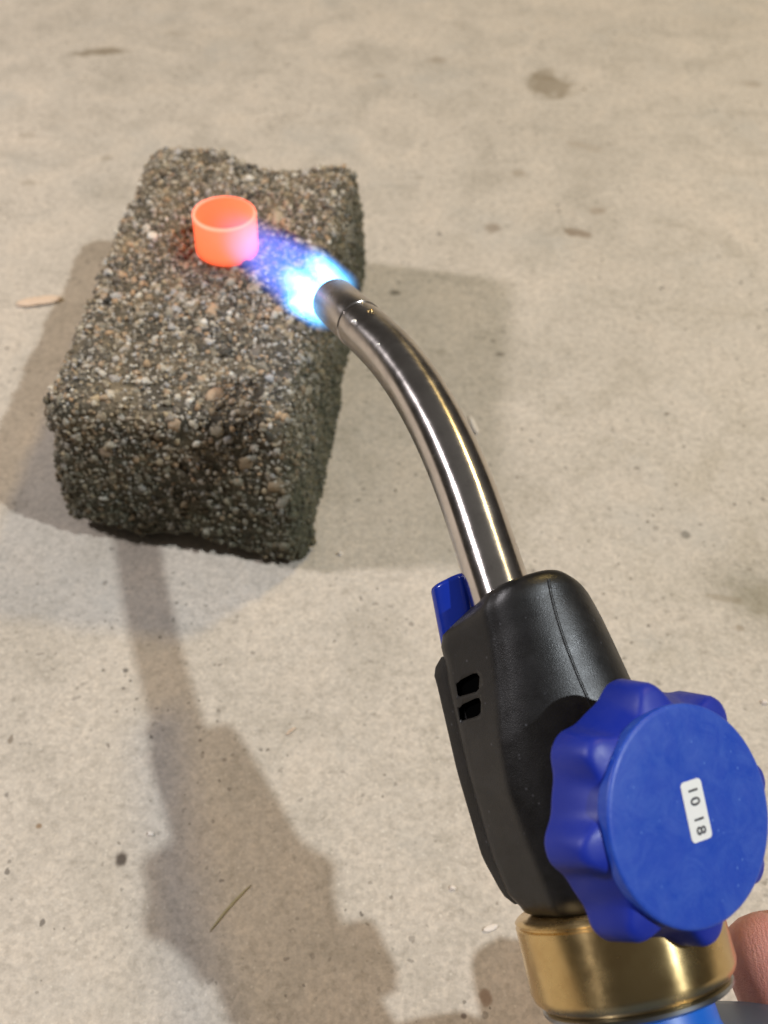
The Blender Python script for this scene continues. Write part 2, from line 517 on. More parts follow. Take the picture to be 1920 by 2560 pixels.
# grains set on the surface
bm = bmesh.new(); bm.from_mesh(body_me); bm.faces.ensure_lookup_table()
fc = np.array([f.calc_center_median() for f in bm.faces]); fn = np.array([f.normal for f in bm.faces]); fa = np.array([f.calc_area() for f in bm.faces])
bm.free()
ICO = None
_b = bmesh.new(); bmesh.ops.create_icosphere(_b, subdivisions=1, radius=1.0)
ICO_V = np.array([v.co for v in _b.verts]); ICO_F = np.array([[v.index for v in f.verts] for f in _b.faces]); _b.free()
_b = bmesh.new(); bmesh.ops.create_icosphere(_b, subdivisions=2, radius=1.0)
ICO2_V = np.array([v.co for v in _b.verts]); ICO2_F = np.array([[v.index for v in f.verts] for f in _b.faces]); _b.free()


def rotmats(n):
    q = rng.normal(size=(n, 4)); q /= np.linalg.norm(q, axis=1)[:, None]
    w_, x, y, z = q.T
    return np.stack([np.stack([1-2*(y*y+z*z), 2*(x*y-z*w_), 2*(x*z+y*w_)], -1),
                     np.stack([2*(x*y+z*w_), 1-2*(x*x+z*z), 2*(y*z-x*w_)], -1),
                     np.stack([2*(x*z-y*w_), 2*(y*z+x*w_), 1-2*(x*x+y*y)], -1)], 1)


vis = fn[:, 2] > -0.5
prob = fa*vis; prob /= prob.sum()
NG = 40000
idx = rng.choice(len(fc), NG, p=prob)
rad = np.clip(rng.lognormal(math.log(0.00080), 0.46, NG), 0.00042, 0.0024)
pos = fc[idx] + rng.uniform(-0.0012, 0.0012, (NG, 3)) + fn[idx]*(rad*rng.uniform(-0.85, 0.10, NG))[:, None]
pos[:, 2] = np.maximum(pos[:, 2], rad*0.9)
Rm = rotmats(NG)
sc = np.stack([rad*rng.uniform(.8, 1.45, NG), rad*rng.uniform(.7, 1.15, NG), rad*rng.uniform(.55, 1.0, NG)], -1)
V = ICO_V[None] * rng.uniform(0.70, 1.25, (NG, len(ICO_V), 1)) * sc[:, None, :]
V = np.einsum('nij,nkj->nki', Rm, V) + pos[:, None, :]
nv = len(ICO_V)
Fx = (ICO_F[None] + (np.arange(NG)*nv)[:, None, None]).reshape(-1, 3)
me = bpy.data.meshes.new('grit')
me.vertices.add(NG*nv); me.vertices.foreach_set('co', V.reshape(-1))
me.loops.add(len(Fx)*3); me.loops.foreach_set('vertex_index', Fx.reshape(-1))
me.polygons.add(len(Fx)); me.polygons.foreach_set('loop_start', np.arange(len(Fx))*3)
me.polygons.foreach_set('loop_total', np.full(len(Fx), 3))
me.update(); me.validate()
gr = link('grit', me, M_grit, blk); tag(gr, kind='stuff')

# 300 larger pebbles, each a part
pm = []
for k in range(10):
    v = ICO2_V.copy()
    ph = rng.uniform(0, 6, (3,))
    for q in range(6):                                   # knock flats off the pebble
        dq = rng.normal(size=3); dq /= np.linalg.norm(dq); hq = v @ dq
        v = v - np.clip(hq-rng.uniform(.45, .8), 0, None)[:, None]*dq[None]
    v *= (1 + 0.14*np.sin(v @ rng.normal(size=(3, 1))*2.6 + ph[0]) + 0.08*np.sin(v @ rng.normal(size=(3, 1))*4 + ph[1]))
    v *= np.array([1.25, 0.95, 0.75])*rng.uniform(0.88, 1.12, 3)
    pm.append(mesh('pebble', v, ICO2_F, True)); pm[-1].materials.append(M_pebble)
view = np.array(CP)[None]-fc; view /= np.linalg.norm(view, axis=1)[:, None]
seen = np.clip((view*fn).sum(1), 0, 1)
pp = fa*seen*np.where(fn[:, 2] > 0.5, 1.5, 0.8); pp /= pp.sum()
taken = []
for k in range(3000):
    if len(taken) >= 300: break
    i = rng.choice(len(fc), p=pp); c = fc[i]
    if any((c[0]-t[0])**2+(c[1]-t[1])**2+(c[2]-t[2])**2 < 0.0048**2 for t in taken): continue
    taken.append(c)
    r = float(np.clip(rng.lognormal(math.log(0.0020), 0.36), 0.0013, 0.0046))
    o = bpy.data.objects.new('pebble', pm[len(taken) % 10]); COL.objects.link(o); o.parent = blk
    n = Vector(fn[i])
    R = n.to_track_quat('Z', 'Y').to_matrix() @ Matrix.Rotation(rng.uniform(0, 6.28), 3, 'Z') @ Matrix.Rotation(rng.normal()*0.3, 3, 'X')
    o.rotation_euler = R.to_euler(); o.scale = (r, r, r)
    o.location = Vector(c) + n*r*float(rng.uniform(-0.45, 0.0)) - blk.location

# ------------------------------------------------------------------ glowing ring
RX, RY, RD, RH, RW = -0.0756, 0.3732, 0.0283, 0.0189, 0.0012
RZ = TOPZ + 0.0016


def ring_mat():
    m = mat('red_hot_metal', (.10, .05, .04), 0.6); t = NT(m); v = t.n('ShaderNodeNewGeometry').outputs['Position']
    # hotter on the side that the flame strikes
    ln = t.n('ShaderNodeVectorMath', operation='DISTANCE'); t.l(v, ln.inputs[0])
    ln.inputs[1].default_value = (RX+0.012, RY-0.006, RZ+0.014)
    c = t.ramp(t.mapr(ln.outputs['Value'], 0.004, 0.030), [(0.0, (1.0, .20, .125)), (0.35, (1.0, .140, .062)), (0.75, (1.0, .112, .036)), (1.0, (1.0, .078, .022))])
    sz = t.n('ShaderNodeSeparateXYZ'); t.l(v, sz.inputs[0])
    zf = t.mapr(sz.outputs[2], RZ, RZ+0.004, 0.55, 1.0)
    c = t.mix(t.mapr(sz.outputs[2], RZ+RH-.0010, RZ+RH-.0004, 0, .8), c, (1.0, .27, .17))
    t.l(c, t.b.inputs['Emission Color'])
    t.l(t.math('MULTIPLY', zf, 2.1), t.b.inputs['Emission Strength'])
    return m


ro = Vector((RX, RY, RZ)); r_o, r_i = RD/2, RD/2-RW
prof = [(0.0, r_i+.0003), (0.0, r_o-.0003), (.0003, r_o), (RH-.0004, r_o), (RH-.0001, r_o-.0002), (RH, r_o-.0005),
        (RH, r_i+.0004), (RH-.0002, r_i+.0001), (RH-.0005, r_i), (.0004, r_i), (0.0, r_i+.0003)]
vs, fs = lathe(ro, Vector((0.025, 0.045, 1)), prof, 96, False, False)
rg = link('metal_ring', mesh('metal_ring', vs, fs, True, 50), ring_mat())
tag(rg, 'short open tube ring glowing orange red hot on top of the rough block', 'metal ring')

# ------------------------------------------------------------------ torch
hb = at(1545, 2310, 0.2238)          # foot of the handle on its axis
ht = at(1320, 1440, 0.2450)          # head of the handle on its axis
A = (ht-hb).normalized()
toc = (CP-(hb+ht)/2).normalized()
Vv = (toc - A*toc.dot(A)).normalized()       # towards the viewer
U = A.cross(Vv).normalized()
if U.dot(CX) < 0: U = -U


def onv(x, y, v):
    d = ray(x, y); o = hb + Vv*v
    return CP + d*((o-CP).dot(Vv)/d.dot(Vv))


P0 = onv(1238, 1444, 0.0005)
P3 = at(836, 753, 0.333)
K = at(1088, 985, 0.272)
AT = (K-P0).normalized()              # the tube leaves the handle a little askew
T = (P3-K).normalized()
torch = empty('gas_torch', hb, 'hand held blowtorch with bent steel burner tube, black handle, brass collar and blue knob', 'gas torch')


def su(x, y, v=0.0):
    """photo pixel -> (s, u) on the handle's plane at depth v"""
    d = ray(x, y); o = hb + Vv*v
    q = CP + d*((o-CP).dot(Vv)/d.dot(Vv)) - hb
    return q.dot(A), q.dot(U)


def hp(s, u, v): return hb + A*s + U*u + Vv*v


# --- burner tube
t_f = 0.043
Ka, Kb = K-AT*t_f, K+T*t_f
path = [P0-AT*0.02+AT*0.02*i/4 for i in range(4)]
path += [P0+(Ka-P0)*i/14 for i in range(14)]
ctl = 0.66
c1, c2 = Ka+AT*t_f*ctl, Kb-T*t_f*ctl
path += [Ka*(1-q)**3 + c1*3*q*(1-q)**2 + c2*3*q*q*(1-q) + Kb*q**3 for q in [i/30 for i in range(30)]]
end = P3
path += [Kb+(end-Kb)*i/8 for i in range(9)]
TR = 0.00805


def sweep(pts, rads, n=56, caps=(True, False)):
    loops = []; side = A.cross(T).normalized()
    for i, p in enumerate(pts):
        d = (pts[min(i+1, len(pts)-1)]-pts[max(i-1, 0)]).normalized()
        e1 = (side-d*side.dot(d)).normalized(); e2 = d.cross(e1)
        loops.append([p+(e1*math.cos(2*math.pi*k/n)+e2*math.sin(2*math.pi*k/n))*rads[i] for k in range(n)])
    return rings(loops, *caps)


d_tip = [(end-p).dot(T) for p in path]
main = [p for p, d in zip(path, d_tip) if d > 0.0242] + [end-T*0.0237]
vs, fs = sweep(main, [TR]*(len(main)-1)+[TR-0.0002], caps=(True, True))
link('burner_tube', ring_uv(mesh('burner_tube', vs, fs, True, 60), 56), M_tube, torch)
ts = end-T*0.0235
prof = [(0, TR-.0002), (0.0002, TR+.00008), (0.0235-.0004, TR+.00006), (0.0235, TR-.0002), (0.0235, TR-.0009), (0.006, TR-.0009), (0.005, 0.0005)]
vs, fs = lathe(ts, T, prof, 56, True, True)
noz = link('nozzle_sleeve', ring_uv(mesh('nozzle_sleeve', vs, fs, True, 50), 56), M_tube, torch)
# beads of solder on the seam, their lamp glints painted as pale and brassy colour
from mathutils.bvhtree import BVHTree
tvs, tfs = sweep(path, [TR]*len(path))
t_t = BVHTree.FromPolygons(tvs, [tuple(f) for f in tfs])
for x, y, szs, mt in ((886, 804, .0009, M_bead_glint), (946, 861, .0005, M_bead_glint), (926, 778, .0009, M_brass_glint)):
    c0 = t_t.ray_cast(CP, ray(x, y).normalized())[0]
    if c0 is None: continue
    vv = ICO2_V*szs*np.array([1.25, .9, .8])
    link('solder_glint', mesh('solder_glint', [c0+Vector(q) for q in vv], ICO2_F), mt, noz)

# --- handle body
LEFT = [(1200, 1478), (1181, 1492), (1102, 1575), (1098, 1605), (1108, 1646), (1118, 1713), (1166, 1929), (1226, 2141), (1266, 2236), (1292, 2262)]
RIDGE = [(1215, 1490), (1206, 1513), (1226, 1588), (1242, 1713), (1250, 1858), (1272, 1983), (1318, 2108), (1352, 2191), (1374, 2249)]
RIGHT = [(1466, 1455), (1497, 1517), (1576, 1696), (1628, 1820), (1680, 1960), (1728, 2120), (1740, 2230)]
VM = 0.0135


def curve(lst, v):
    a = sorted([su(x, y, v) for x, y in lst]); return [q[0] for q in a], [q[1] for q in a]


Ls, Lu = curve(LEFT, 0.002); Ms, Mu = curve(RIDGE, VM); Rs, Ru = curve(RIGHT, 0.0)
s_lo, s_hi = su(1420, 2304, .0165)[0], su(1373, 1412, .0170)[0]


u_peak = su(1368, 1418, .015)[1]


def bez(p0, p1, p2, p3, n):
    return [tuple(p0[i]*(1-q)**3+p1[i]*3*q*(1-q)**2+p2[i]*3*q*q*(1-q)+p3[i]*q**3 for i in (0, 1)) for q in [k/n for k in range(n)]]


def section(s, ins=0.0):
    uL, uM, uR = interp(s, Ls, Lu), interp(s, Ms, Mu), interp(s, Rs, Ru)
    if uM < uL+0.003: uM = uL+0.003
    b = 0.0016
    fx, fy = uM-uL, VM-0.002
    L = math.hypot(fx, fy); fx /= L; fy /= L
    w_ = uR-uM
    pts = []
    n1 = 10
    pL, pE = (uL+fx*b, 0.002+fy*b), (uM-fx*b, VM-fy*b)
    pts += [(pL[0]+(pE[0]-pL[0])*k/n1, pL[1]+(pE[1]-pL[1])*k/n1) for k in range(n1)]
    q = (uM+b*.95, VM+b*.42)
    pts += bez(pE, (uM-fx*b*.3, VM-fy*b*.3), (uM+b*.2, VM+b*.12), q, 6)
    pts += bez(q, (uM+.30*w_, VM+.0060), (uR-.02*w_, VM*1.02), (uR, 0.0), 22)
    pts += bez((uR, 0), (uR, -.005), (uR-.25*w_, -.0070), ((uL+uR)/2, -.0072), 10)
    pts += bez(((uL+uR)/2, -.0072), (uL+.004, -.0072), (uL+.0005, -.006), (uL, -.002), 8)
    pts += bez((uL, -.002), (uL-.0002, .0005), (uL, .0012), pL, 4)
    cx, cy = (uL+uR)/2, -0.001
    k = 1-ins
    uc = u_peak
    sh = max(0.0, min(1.0, (s-(s_hi-.030))/.030))**1.5
    out = []
    for u, v in pts:
        q = max(0.0, (u-uc)/max(.001, uR-uc)); q2 = max(0.0, (uc-u)/max(.001, uc-uL))
        out.append(hp(s-sh*(.0048*q**2.6+.0018*q2**1.5), cx+(u-cx)*k, cy+(v-cy)*k))
    return out


loops = []
for s, ins in ((s_lo, .14), (s_lo+.0010, .06), (s_lo+.0028, .015)):
    loops.append(section(s, ins))
NS = 46
for k in range(NS+1):
    loops.append(section(s_lo+.0045+(s_hi-.0042-s_lo-.0045)*k/NS))
for s, ins in ((s_hi-.0026, .018), (s_hi-.0012, .055), (s_hi-.0003, .12), (s_hi, .20)):
    loops.append(section(s, ins))
vs, fs = rings(loops)
hme = mesh('handle_body', vs, fs, True)
handle = link('handle_body', hme, M_black, torch)

# shallow vents in the flat face; black walls and plate paint the shade inside
VENTS = [[(1140, 1711), (1150, 1700), (1180, 1684), (1190, 1683), (1197, 1692), (1197, 1722), (1191, 1729), (1150, 1741), (1144, 1738)],
         [(1148, 1771), (1158, 1760), (1190, 1745), (1199, 1745), (1204, 1756), (1204, 1782), (1197, 1789), (1158, 1801), (1151, 1798)]]
s_v = su(1170, 1742, 0.008)[0]
uL, uM = interp(s_v, Ls, Lu), interp(s_v, Ms, Mu)
fdir = (U*(uM-uL)+Vv*(VM-.002)).normalized(); fnor = A.cross(fdir).normalized()
if fnor.dot(CP-hb) < 0: fnor = -fnor
fo = hp(s_v, uL, 0.002)
for poly in VENTS:
    fr = []
    for x, y in poly:
        d = ray(x, y); fr.append(CP+d*((fo-CP).dot(fnor)/d.dot(fnor)))
    vs, fs = rings([[p+fnor*0.004 for p in fr], [p-fnor*0.0020 for p in fr]])
    cut = bpy.data.objects.new('cutter', mesh('cutter', vs, fs, False)); COL.objects.link(cut); cut.data.materials.append(M_vent_shade)
    md = handle.modifiers.new('cut', 'BOOLEAN'); md.operation = 'DIFFERENCE'; md.solver = 'EXACT'; md.object = cut; md.material_mode = 'TRANSFER'
    cut_parent = handle.location
    cut.location = (0, 0, 0)
    dg = bpy.context.evaluated_depsgraph_get(); dg.update()
    nm = bpy.data.meshes.new_from_object(handle.evaluated_get(dg))
    handle.modifiers.clear(); handle.data = nm
    bpy.data.objects.remove(cut)
    vs, fs = rings([[p-fnor*0.0019 for p in fr], [p-fnor*0.0016 for p in fr]])
    link('vent_shade_plate', mesh('vent_shade_plate', vs, fs, False), M_vent_shade, handle)

# raised rib along the left edge
RIB = [(1104, 1644), (1090, 1668), (1087, 1690), (1094, 1713), (1144, 1929), (1206, 2141), (1258, 2236), (1286, 2258)]
rs, ru = curve(RIB, -0.002)
loops = []
rs0, rs1 = min(rs), max(rs)
for k in range(30):
    s = rs0+(rs1-rs0)*k/29
    uo = interp(s, rs, ru); ui = interp(s, Ls, Lu)+0.0035
    e = 0.0006
    v0, v1 = -0.0070, -0.0002
    loops.append([hp(s, u, v) for u, v in ((ui, v0), (uo+e, v0), (uo, v0+e), (uo, v1-e), (uo+e*.6, v1), (ui, v1+.003))])
vs, fs = rings(loops)
link('edge_rib', mesh('edge_rib', vs, fs, True, 40), M_black, handle)

# moulding seam down the front of the handle
SEAM = [(1370, 1446), (1396, 1550), (1424, 1640), (1452, 1710), (1486, 1782), (1530, 1880), (1580, 2000)]
SPF = np.polyfit([q[1] for q in SEAM], [q[0] for q in SEAM], 3)
from mathutils.bvhtree import BVHTree
hb_t = BVHTree.FromPolygons([v.co for v in hme.vertices], [tuple(p.vertices) for p in hme.polygons])


def hit(tree, x, y):
    d = ray(x, y).normalized(); r = tree.ray_cast(CP, d)
    return r[0], r[1]


sx = []
for k in range(40):
    yy = 1448+(2000-1448)*k/39
    p, n = hit(hb_t, float(np.polyval(SPF, yy)), yy)
    if p: sx.append((p, n if n.dot(CP-p) > 0 else -n))
loops = []
for i, (p, n) in enumerate(sx):
    d = (sx[min(i+1, len(sx)-1)][0]-sx[max(i-1, 0)][0]).normalized(); sd_ = d.cross(n).normalized()
    wv = .00042
    loops.append([p-sd_*wv*1.6-n*.0002, p-sd_*wv*.6+n*.00012, p+n*.00022, p+sd_*wv*.6+n*.00012, p+sd_*wv*1.6-n*.0002])
vs, fs = rings(loops)
link('mould_seam', mesh('mould_seam', vs, fs, True, 80), M_black, handle)

# ignition button
bt = onv(1121, 1452, -.004); bbs = onv(1152, 1610, -.004)
bax = (bt-bbs).normalized(); bl = (bt-bbs).length
loops = []
be1 = U-bax*U.dot(bax); be1.normalize(); be2 = bax.cross(be1)
for h, k in [(bl*q/12, 1) for q in range(12)] + [(bl-.0012, 1), (bl-.0004, .95), (bl, .82)]:
    lp = []
    for q in range(48):
        a = 2*math.pi*q/48
        ca, sa = math.cos(a), math.sin(a)
        ex = 0.72
        px_ = math.copysign(abs(ca)**ex, ca)*0.0050*k; py_ = math.copysign(abs(sa)**ex, sa)*0.0046*k
        lift = 0.26*px_*(h/bl)**2
        lp.append(bbs+bax*(h+lift)+be1*px_+be2*py_)
    loops.append(lp)
vs, fs = rings(loops)
btn = link('ignition_button', mesh('ignition_button', vs, fs, True, 60), M_blueb, torch)

# --- brass collar and gas canister
uL_, uR_ = su(1313, 2420)[1], su(1826, 2340)[1]
BR = (uR_-uL_)/2
BT, BB = su(1282, 2308)[0], su(1337, 2520)[0]
e1 = U
co = hb + U*((uL_+uR_)/2) + A*BT
BH = BT-BB
prof = [(0.0010, .012), (0.0010, BR-.0014), (0.0006, BR-.0005), (.0002, BR-.0001), (-.0001, BR-.0006), (-.0005, BR-.0006), (-.0009, BR), (-BH+.0036, BR),
        (-BH+.0020, BR-.0005), (-BH+.0006, BR-.0019), (-BH, BR-.0030), (-BH, .012)]
vs, fs = lathe(co, A, prof, 96, True, True, e1)
link('brass_collar', ring_uv(mesh('brass_collar', vs, fs, True, 35), 96), M_brass, torch)
cb = co - A*BH
canr = link('gas_canister', mesh('gas_canister', *lathe(cb, A, [(-.0120, .010), (-.0120, .0180), (-.0124, .0300), (-.0134, .0355), (-.0158, .0382), (-.0200, .0394), (-.028, .0398), (-.14, .0398), (-.143, .038), (-.145, .025)], 96, True, True, e1), True, 50), M_can, torch)
link('steel_washer', mesh('steel_washer', *lathe(cb, A, [(.0003, .012), (.0003, BR-.0030), (-.0004, BR-.0018), (-.0012, BR-.0018), (-.0018, BR-.0026), (-.0018, .012)], 96, True, True, e1), True, 40), M_steel, canr)
link('valve_neck', mesh('valve_neck', *lathe(cb, A, [(-.0015, .010), (-.0015, .0158), (-.0023, .0161), (-.0090, .0166), (-.0120, .0176), (-.0128, .0165)], 96, True, True, e1), True, 50), M_neck, canr)

# --- control knob
kn = camvec(0.47, 0.19, -0.86)
fcen = at(1732, 2036, 0.197)                 # centre of the face
KH = 0.01433
kb = fcen - kn*KH
k1 = (A-kn*A.dot(kn)).normalized(); k2 = kn.cross(k1)
NK = 192


def lobed(h, rs_, rl, k=1.0, rot=0.0):
    lp = []
    for q in range(NK):
        a = 2*math.pi*q/NK
        f = (1+math.cos(8*a+rot))/2
        f = f**1.6; f = f*f*(3-2*f)*.6+f*.4
        r = (rs_+(rl-rs_)*f)*k
        lp.append(kb+kn*h+(k1*math.cos(a)+k2*math.sin(a))*r)
    return lp


ROT = 5.6
KS, KL = 0.02586, 0.02855
loops = [lobed(0, KS, KL, .80, ROT), lobed(0.0, KS, KL, .965, ROT), lobed(0.00067, KS, KL, .99, ROT), lobed(0.00157, KS, KL, 1, ROT), lobed(0.00951, KS-0.0032, KL-0.0011, 1, ROT),
         lobed(0.01052, KS-0.0036, KL-0.0016, 1, ROT), lobed(0.01119, KS-0.0039, KL-0.0023, 1, ROT), lobed(0.01153, KS-0.0042, KL-0.0033, 1, ROT), lobed(0.01254, 0.0209, 0.0213, 1, ROT), lobed(0.01254, 0.01119, 0.01119, 1, ROT)]
vs, fs = rings(loops)
knob = link('control_knob', mesh('control_knob', vs, fs, True, 55), M_blue_shade, torch)
prof = [(.0078, .0211), (.0112, .0222), (KH-.0008, .0224), (KH-.0003, .0223), (KH-.00008, .0219), (KH, .0213), (KH+.00005, .0110), (KH+.00005, .0005)]
link('face_disc', mesh('face_disc', *lathe(kb, kn, prof, 128, True, True, k1), True, 50), M_bluef, knob)
link('valve_stem', mesh('valve_stem', *lathe(kb-kn*.024, kn, [(0, .0072), (.0245, .0072)], 40), True, 50), M_black, torch)
# date sticker, reading down along the torch
sd = -(A-kn*A.dot(kn)).normalized()           # reading direction
sd = (Matrix.Rotation(math.radians(2), 3, kn) @ sd).normalized()
sup = kn.cross(sd).normalized()               # up of the letters
sc0 = fcen + kn*0.00012 + sd*(-0.0006) + sup*0.0010
hw, hh, cr = .0061, .0029, .0010
lp = []
for cx_, cy_, a0 in ((hw-cr, hh-cr, 0), (-hw+cr, hh-cr, 90), (-hw+cr, -hh+cr, 180), (hw-cr, -hh+cr, 270)):
    for q in range(7):
        a = math.radians(a0+15*q); lp.append((cx_+cr*math.cos(a), cy_+cr*math.sin(a)))
vs, fs = rings([[sc0+sd*x+sup*y for x, y in lp], [sc0+kn*.00015+sd*x+sup*y for x, y in lp]])
link('date_sticker', mesh('date_sticker', vs, fs, False), M_white, knob)
cu = bpy.data.curves.new('date_digits', 'FONT'); cu.body = "10 18"; cu.size = 0.0036; cu.align_x = 'CENTER'; cu.align_y = 'CENTER'
cu.space_character = 1.25; cu.space_word = 0.9; cu.extrude = 0.00003; cu.offset = 0.00006
to = bpy.data.objects.new('tmp', cu); COL.objects.link(to)
dg = bpy.context.evaluated_depsgraph_get(); dg.update()
tm = bpy.data.meshes.new_from_object(to.evaluated_get(dg)); bpy.data.objects.remove(to)
so = sc0+kn*.00020
tm.transform(Matrix(((sd.x, sup.x, kn.x, so.x), (sd.y, sup.y, kn.y, so.y), (sd.z, sup.z, kn.z, so.z), (0, 0, 0, 1))))
link('date_digits', tm, M_ink, knob)


# ------------------------------------------------------------------ flame
def vol_mat(name, build):
    m = bpy.data.materials.new(name); m.use_nodes = True
    t = m.node_tree; t.nodes.clear()
    out = t.nodes.new('ShaderNodeOutputMaterial')
    em = t.nodes.new('ShaderNodeEmission')
    class Q(NT):
        def __init__(s): s.m = m; s.t = t
    q = Q(); build(q, em); t.links.new(em.outputs[0], out.inputs['Volume'])
    return m


def rz(q):
    v = q.coord(); sp = q.n('ShaderNodeSeparateXYZ'); q.l(v, sp.inputs[0])
    r = q.math('SQRT', q.math('ADD', q.math('MULTIPLY', sp.outputs[0], sp.outputs[0]), q.math('MULTIPLY', sp.outputs[1], sp.outputs[1])))
    return v, r, sp.outputs[2]


def env(q, em):
    v, r, z = rz(q)
    R = q.math('MINIMUM', q.mapr(z, -0.004, 0.028, 0.0085, 0.0150), q.mapr(z, 0.028, 0.125, 0.0150, 0.0125))
    x = q.math('DIVIDE', r, R)
    x = q.math('ADD', x, q.math('MULTIPLY', q.math('SUBTRACT', q.noise(v, 75, 3, 0.6), 0.5), 0.22))
    f = q.mapr(x, 1.0, 0.45, 0, 1, True)
    g = q.mapr(z, 0.030, 0.150, 1.0, 0.0, True)
    g0 = q.mapr(z, -0.004, 0.002, 0.0, 1.0, True)
    s = q.math('MULTIPLY', q.math('MULTIPLY', f, g), q.math('MULTIPLY', g0, 34.0))
    c = q.ramp(q.mapr(z, 0.0, 0.145), [(0.0, (.05, .20, 1.0)), (0.45, (.08, .19, 1.0)), (0.8, (.24, .22, 1.0)), (1.0, (.45, .3, 1.0))])
    q.l(c, em.inputs[0]); q.l(s, em.inputs[1])


def jet(q, em):
    v, r, z = rz(q)
    R = q.mapr(z, 0.0, 0.040, 0.0080, 0.0068)
    x = q.math('DIVIDE', r, R)
    x = q.math('ADD', x, q.math('MULTIPLY', q.math('SUBTRACT', q.noise(v, 90, 2, 0.5), 0.5), 0.30))
    f = q.mapr(x, 1.0, 0.05, 0, 1, True)
    g = q.mapr(z, 0.016, 0.040, 1.0, 0.0, True)
    s = q.math('MULTIPLY', q.math('MULTIPLY', f, g), 320.0)
    q.l(q.ramp(x, [(0.0, (.40, .80, 1.0)), (0.6, (.10, .52, 1.0)), (1.0, (.02, .25, 1.0))]), em.inputs[0]); q.l(s, em.inputs[1])


M_env = vol_mat('flame_envelope', env); M_jet = vol_mat('flame_jet', jet)


def local_frame(o, ax):
    e1 = ax.orthogonal().normalized(); e2 = ax.cross(e1)
    return Matrix(((e1.x, e2.x, ax.x, o.x), (e1.y, e2.y, ax.y, o.y), (e1.z, e2.z, ax.z, o.z), (0, 0, 0, 1)))


FZ = Vector((0, 0, 1)); O0 = Vector((0, 0, 0))
FD = (Vector((RX+.004, RY-.002, RZ+RH*.55))-end).normalized()
flame = link('flame', mesh('flame', *lathe(O0, FZ, [(-.004, .0165), (0, .0168), (.03, .0165), (.075, .0155), (.150, .0135)], 32)), M_env)
flame.matrix_world = local_frame(end+T*0.0005, FD)
tag(flame, 'blue gas flame blowing from the tube mouth onto the glowing ring', 'flame')
SP = camvec(-.65, -.76, 0); SP = (SP-T*SP.dot(T)).normalized(); SV = T.cross(SP)
if SV.dot(CF) > 0: SV = -SV
for a_, b_, ln_, ti in ((-.0040, .0005, .036, -.08), (.0020, .003, .044, .05), (.0046, -.001, .028, .16)):
    off = SP*a_+SV*b_
    jo = link('flame_cone', mesh('flame_cone', *lathe(O0, FZ, [(0, .0084), (ln_*.5, .0084), (ln_, .0074)], 24)), M_jet)
    jo.parent = flame
    jo.matrix_parent_inverse = flame.matrix_world.inverted()
    jo.matrix_world = local_frame(end+T*0.0006+off, (T*.6+FD*.4+SP*ti).normalized())

# ------------------------------------------------------------------ things lying on the floor
def chip(name, px, py, lpx, wid, thick, ang_px, matr, label, cat, bend=0.0, taper=0.35, group=None):
    """elongated chip with uneven outline; lpx: far end of it in the photo"""
    a, b = onz(px, py), onz(*lpx)
    d = (b-a); L = d.length; d.normalize(); n = Vector((-d.y, d.x, 0))
    loops = []
    N = 10
    for i in range(N+1):
        q = i/N
        wv = wid*(1-(abs(2*q-1)**3)*(1-taper))*(1+0.12*mnoise.noise(Vector((i*1.7, px, py))))
        c = a+d*L*q+n*bend*math.sin(q*math.pi)
        zc = thick*0.5+0.0002+0.25*thick*math.sin(q*3.0+px)
        lp = []
        for k in range(8):
            an = 2*math.pi*k/8
            lp.append(c+n*wv*.5*math.cos(an)+Vector((0, 0, max(-zc+.00015, thick*.5*math.sin(an)))) + Vector((0, 0, zc)))
        loops.append(lp)
    vs, fs = rings(loops)
    mid = (a+b)/2
    me = mesh(name, [v-mid for v in vs], fs, True, 45)
    o = link(name, me, matr); o.location = mid
    return tag(o, label, cat, group)


chip('wood_chip', 44, 764, (152, 750), .0078, .0019, 0, M_wood, 'pale tan wood chip on the floor left of the rough block', 'wood chip')
chip('pale_chip', 1209, 2327, (1243, 2314), .0021, .0007, 0, M_flake, 'small pinkish white chip on the floor beside the brass collar', 'chip')
chip('white_flake', 1174, 1042, (1192, 1086), .0028, .0010, 0, M_flake, 'ragged white flake on the floor at the right edge of the bent tube', 'flake')
chip('grass_stalk', 524, 2330, (628, 2212), .0010, .00018, 0, M_straw, 'thin dry olive grass stalk on the floor in the torch shadow', 'grass stalk', .0006, .15)
chip('wood_splinter', 716, 1838, (738, 1820), .0009, .0006, 0, M_wood, 'tiny orange wood splinter on the floor left of the black handle', 'splinter')
for (x, y, r, mt, lab) in ((377, 2086, .0010, M_flake, 'tiny white crumb on the floor at the left edge of the torch shadow'),
                           (1132, 2221, .0010, M_flake, 'tiny white crumb on the floor left of the handle foot'),
                           (850, 1386, .0011, M_flake, 'tiny glassy white crumb on the floor right of the block corner'),
                           (1911, 1757, .0012, M_flake, 'tiny white crumb on the floor at the right above the blue knob')):
    p = onz(x, y)
    vv = ICO2_V*np.array([1.2, .9, .7])*r*(1+0.15*np.sin(ICO2_V @ np.array([[3.1], [2.2], [4.0]])))
    o = link('crumb', mesh('crumb', vv, ICO2_F, False), mt); o.location = (p.x, p.y, r*.65)
    tag(o, lab, 'crumb', 'tiny crumbs scattered on the concrete floor')


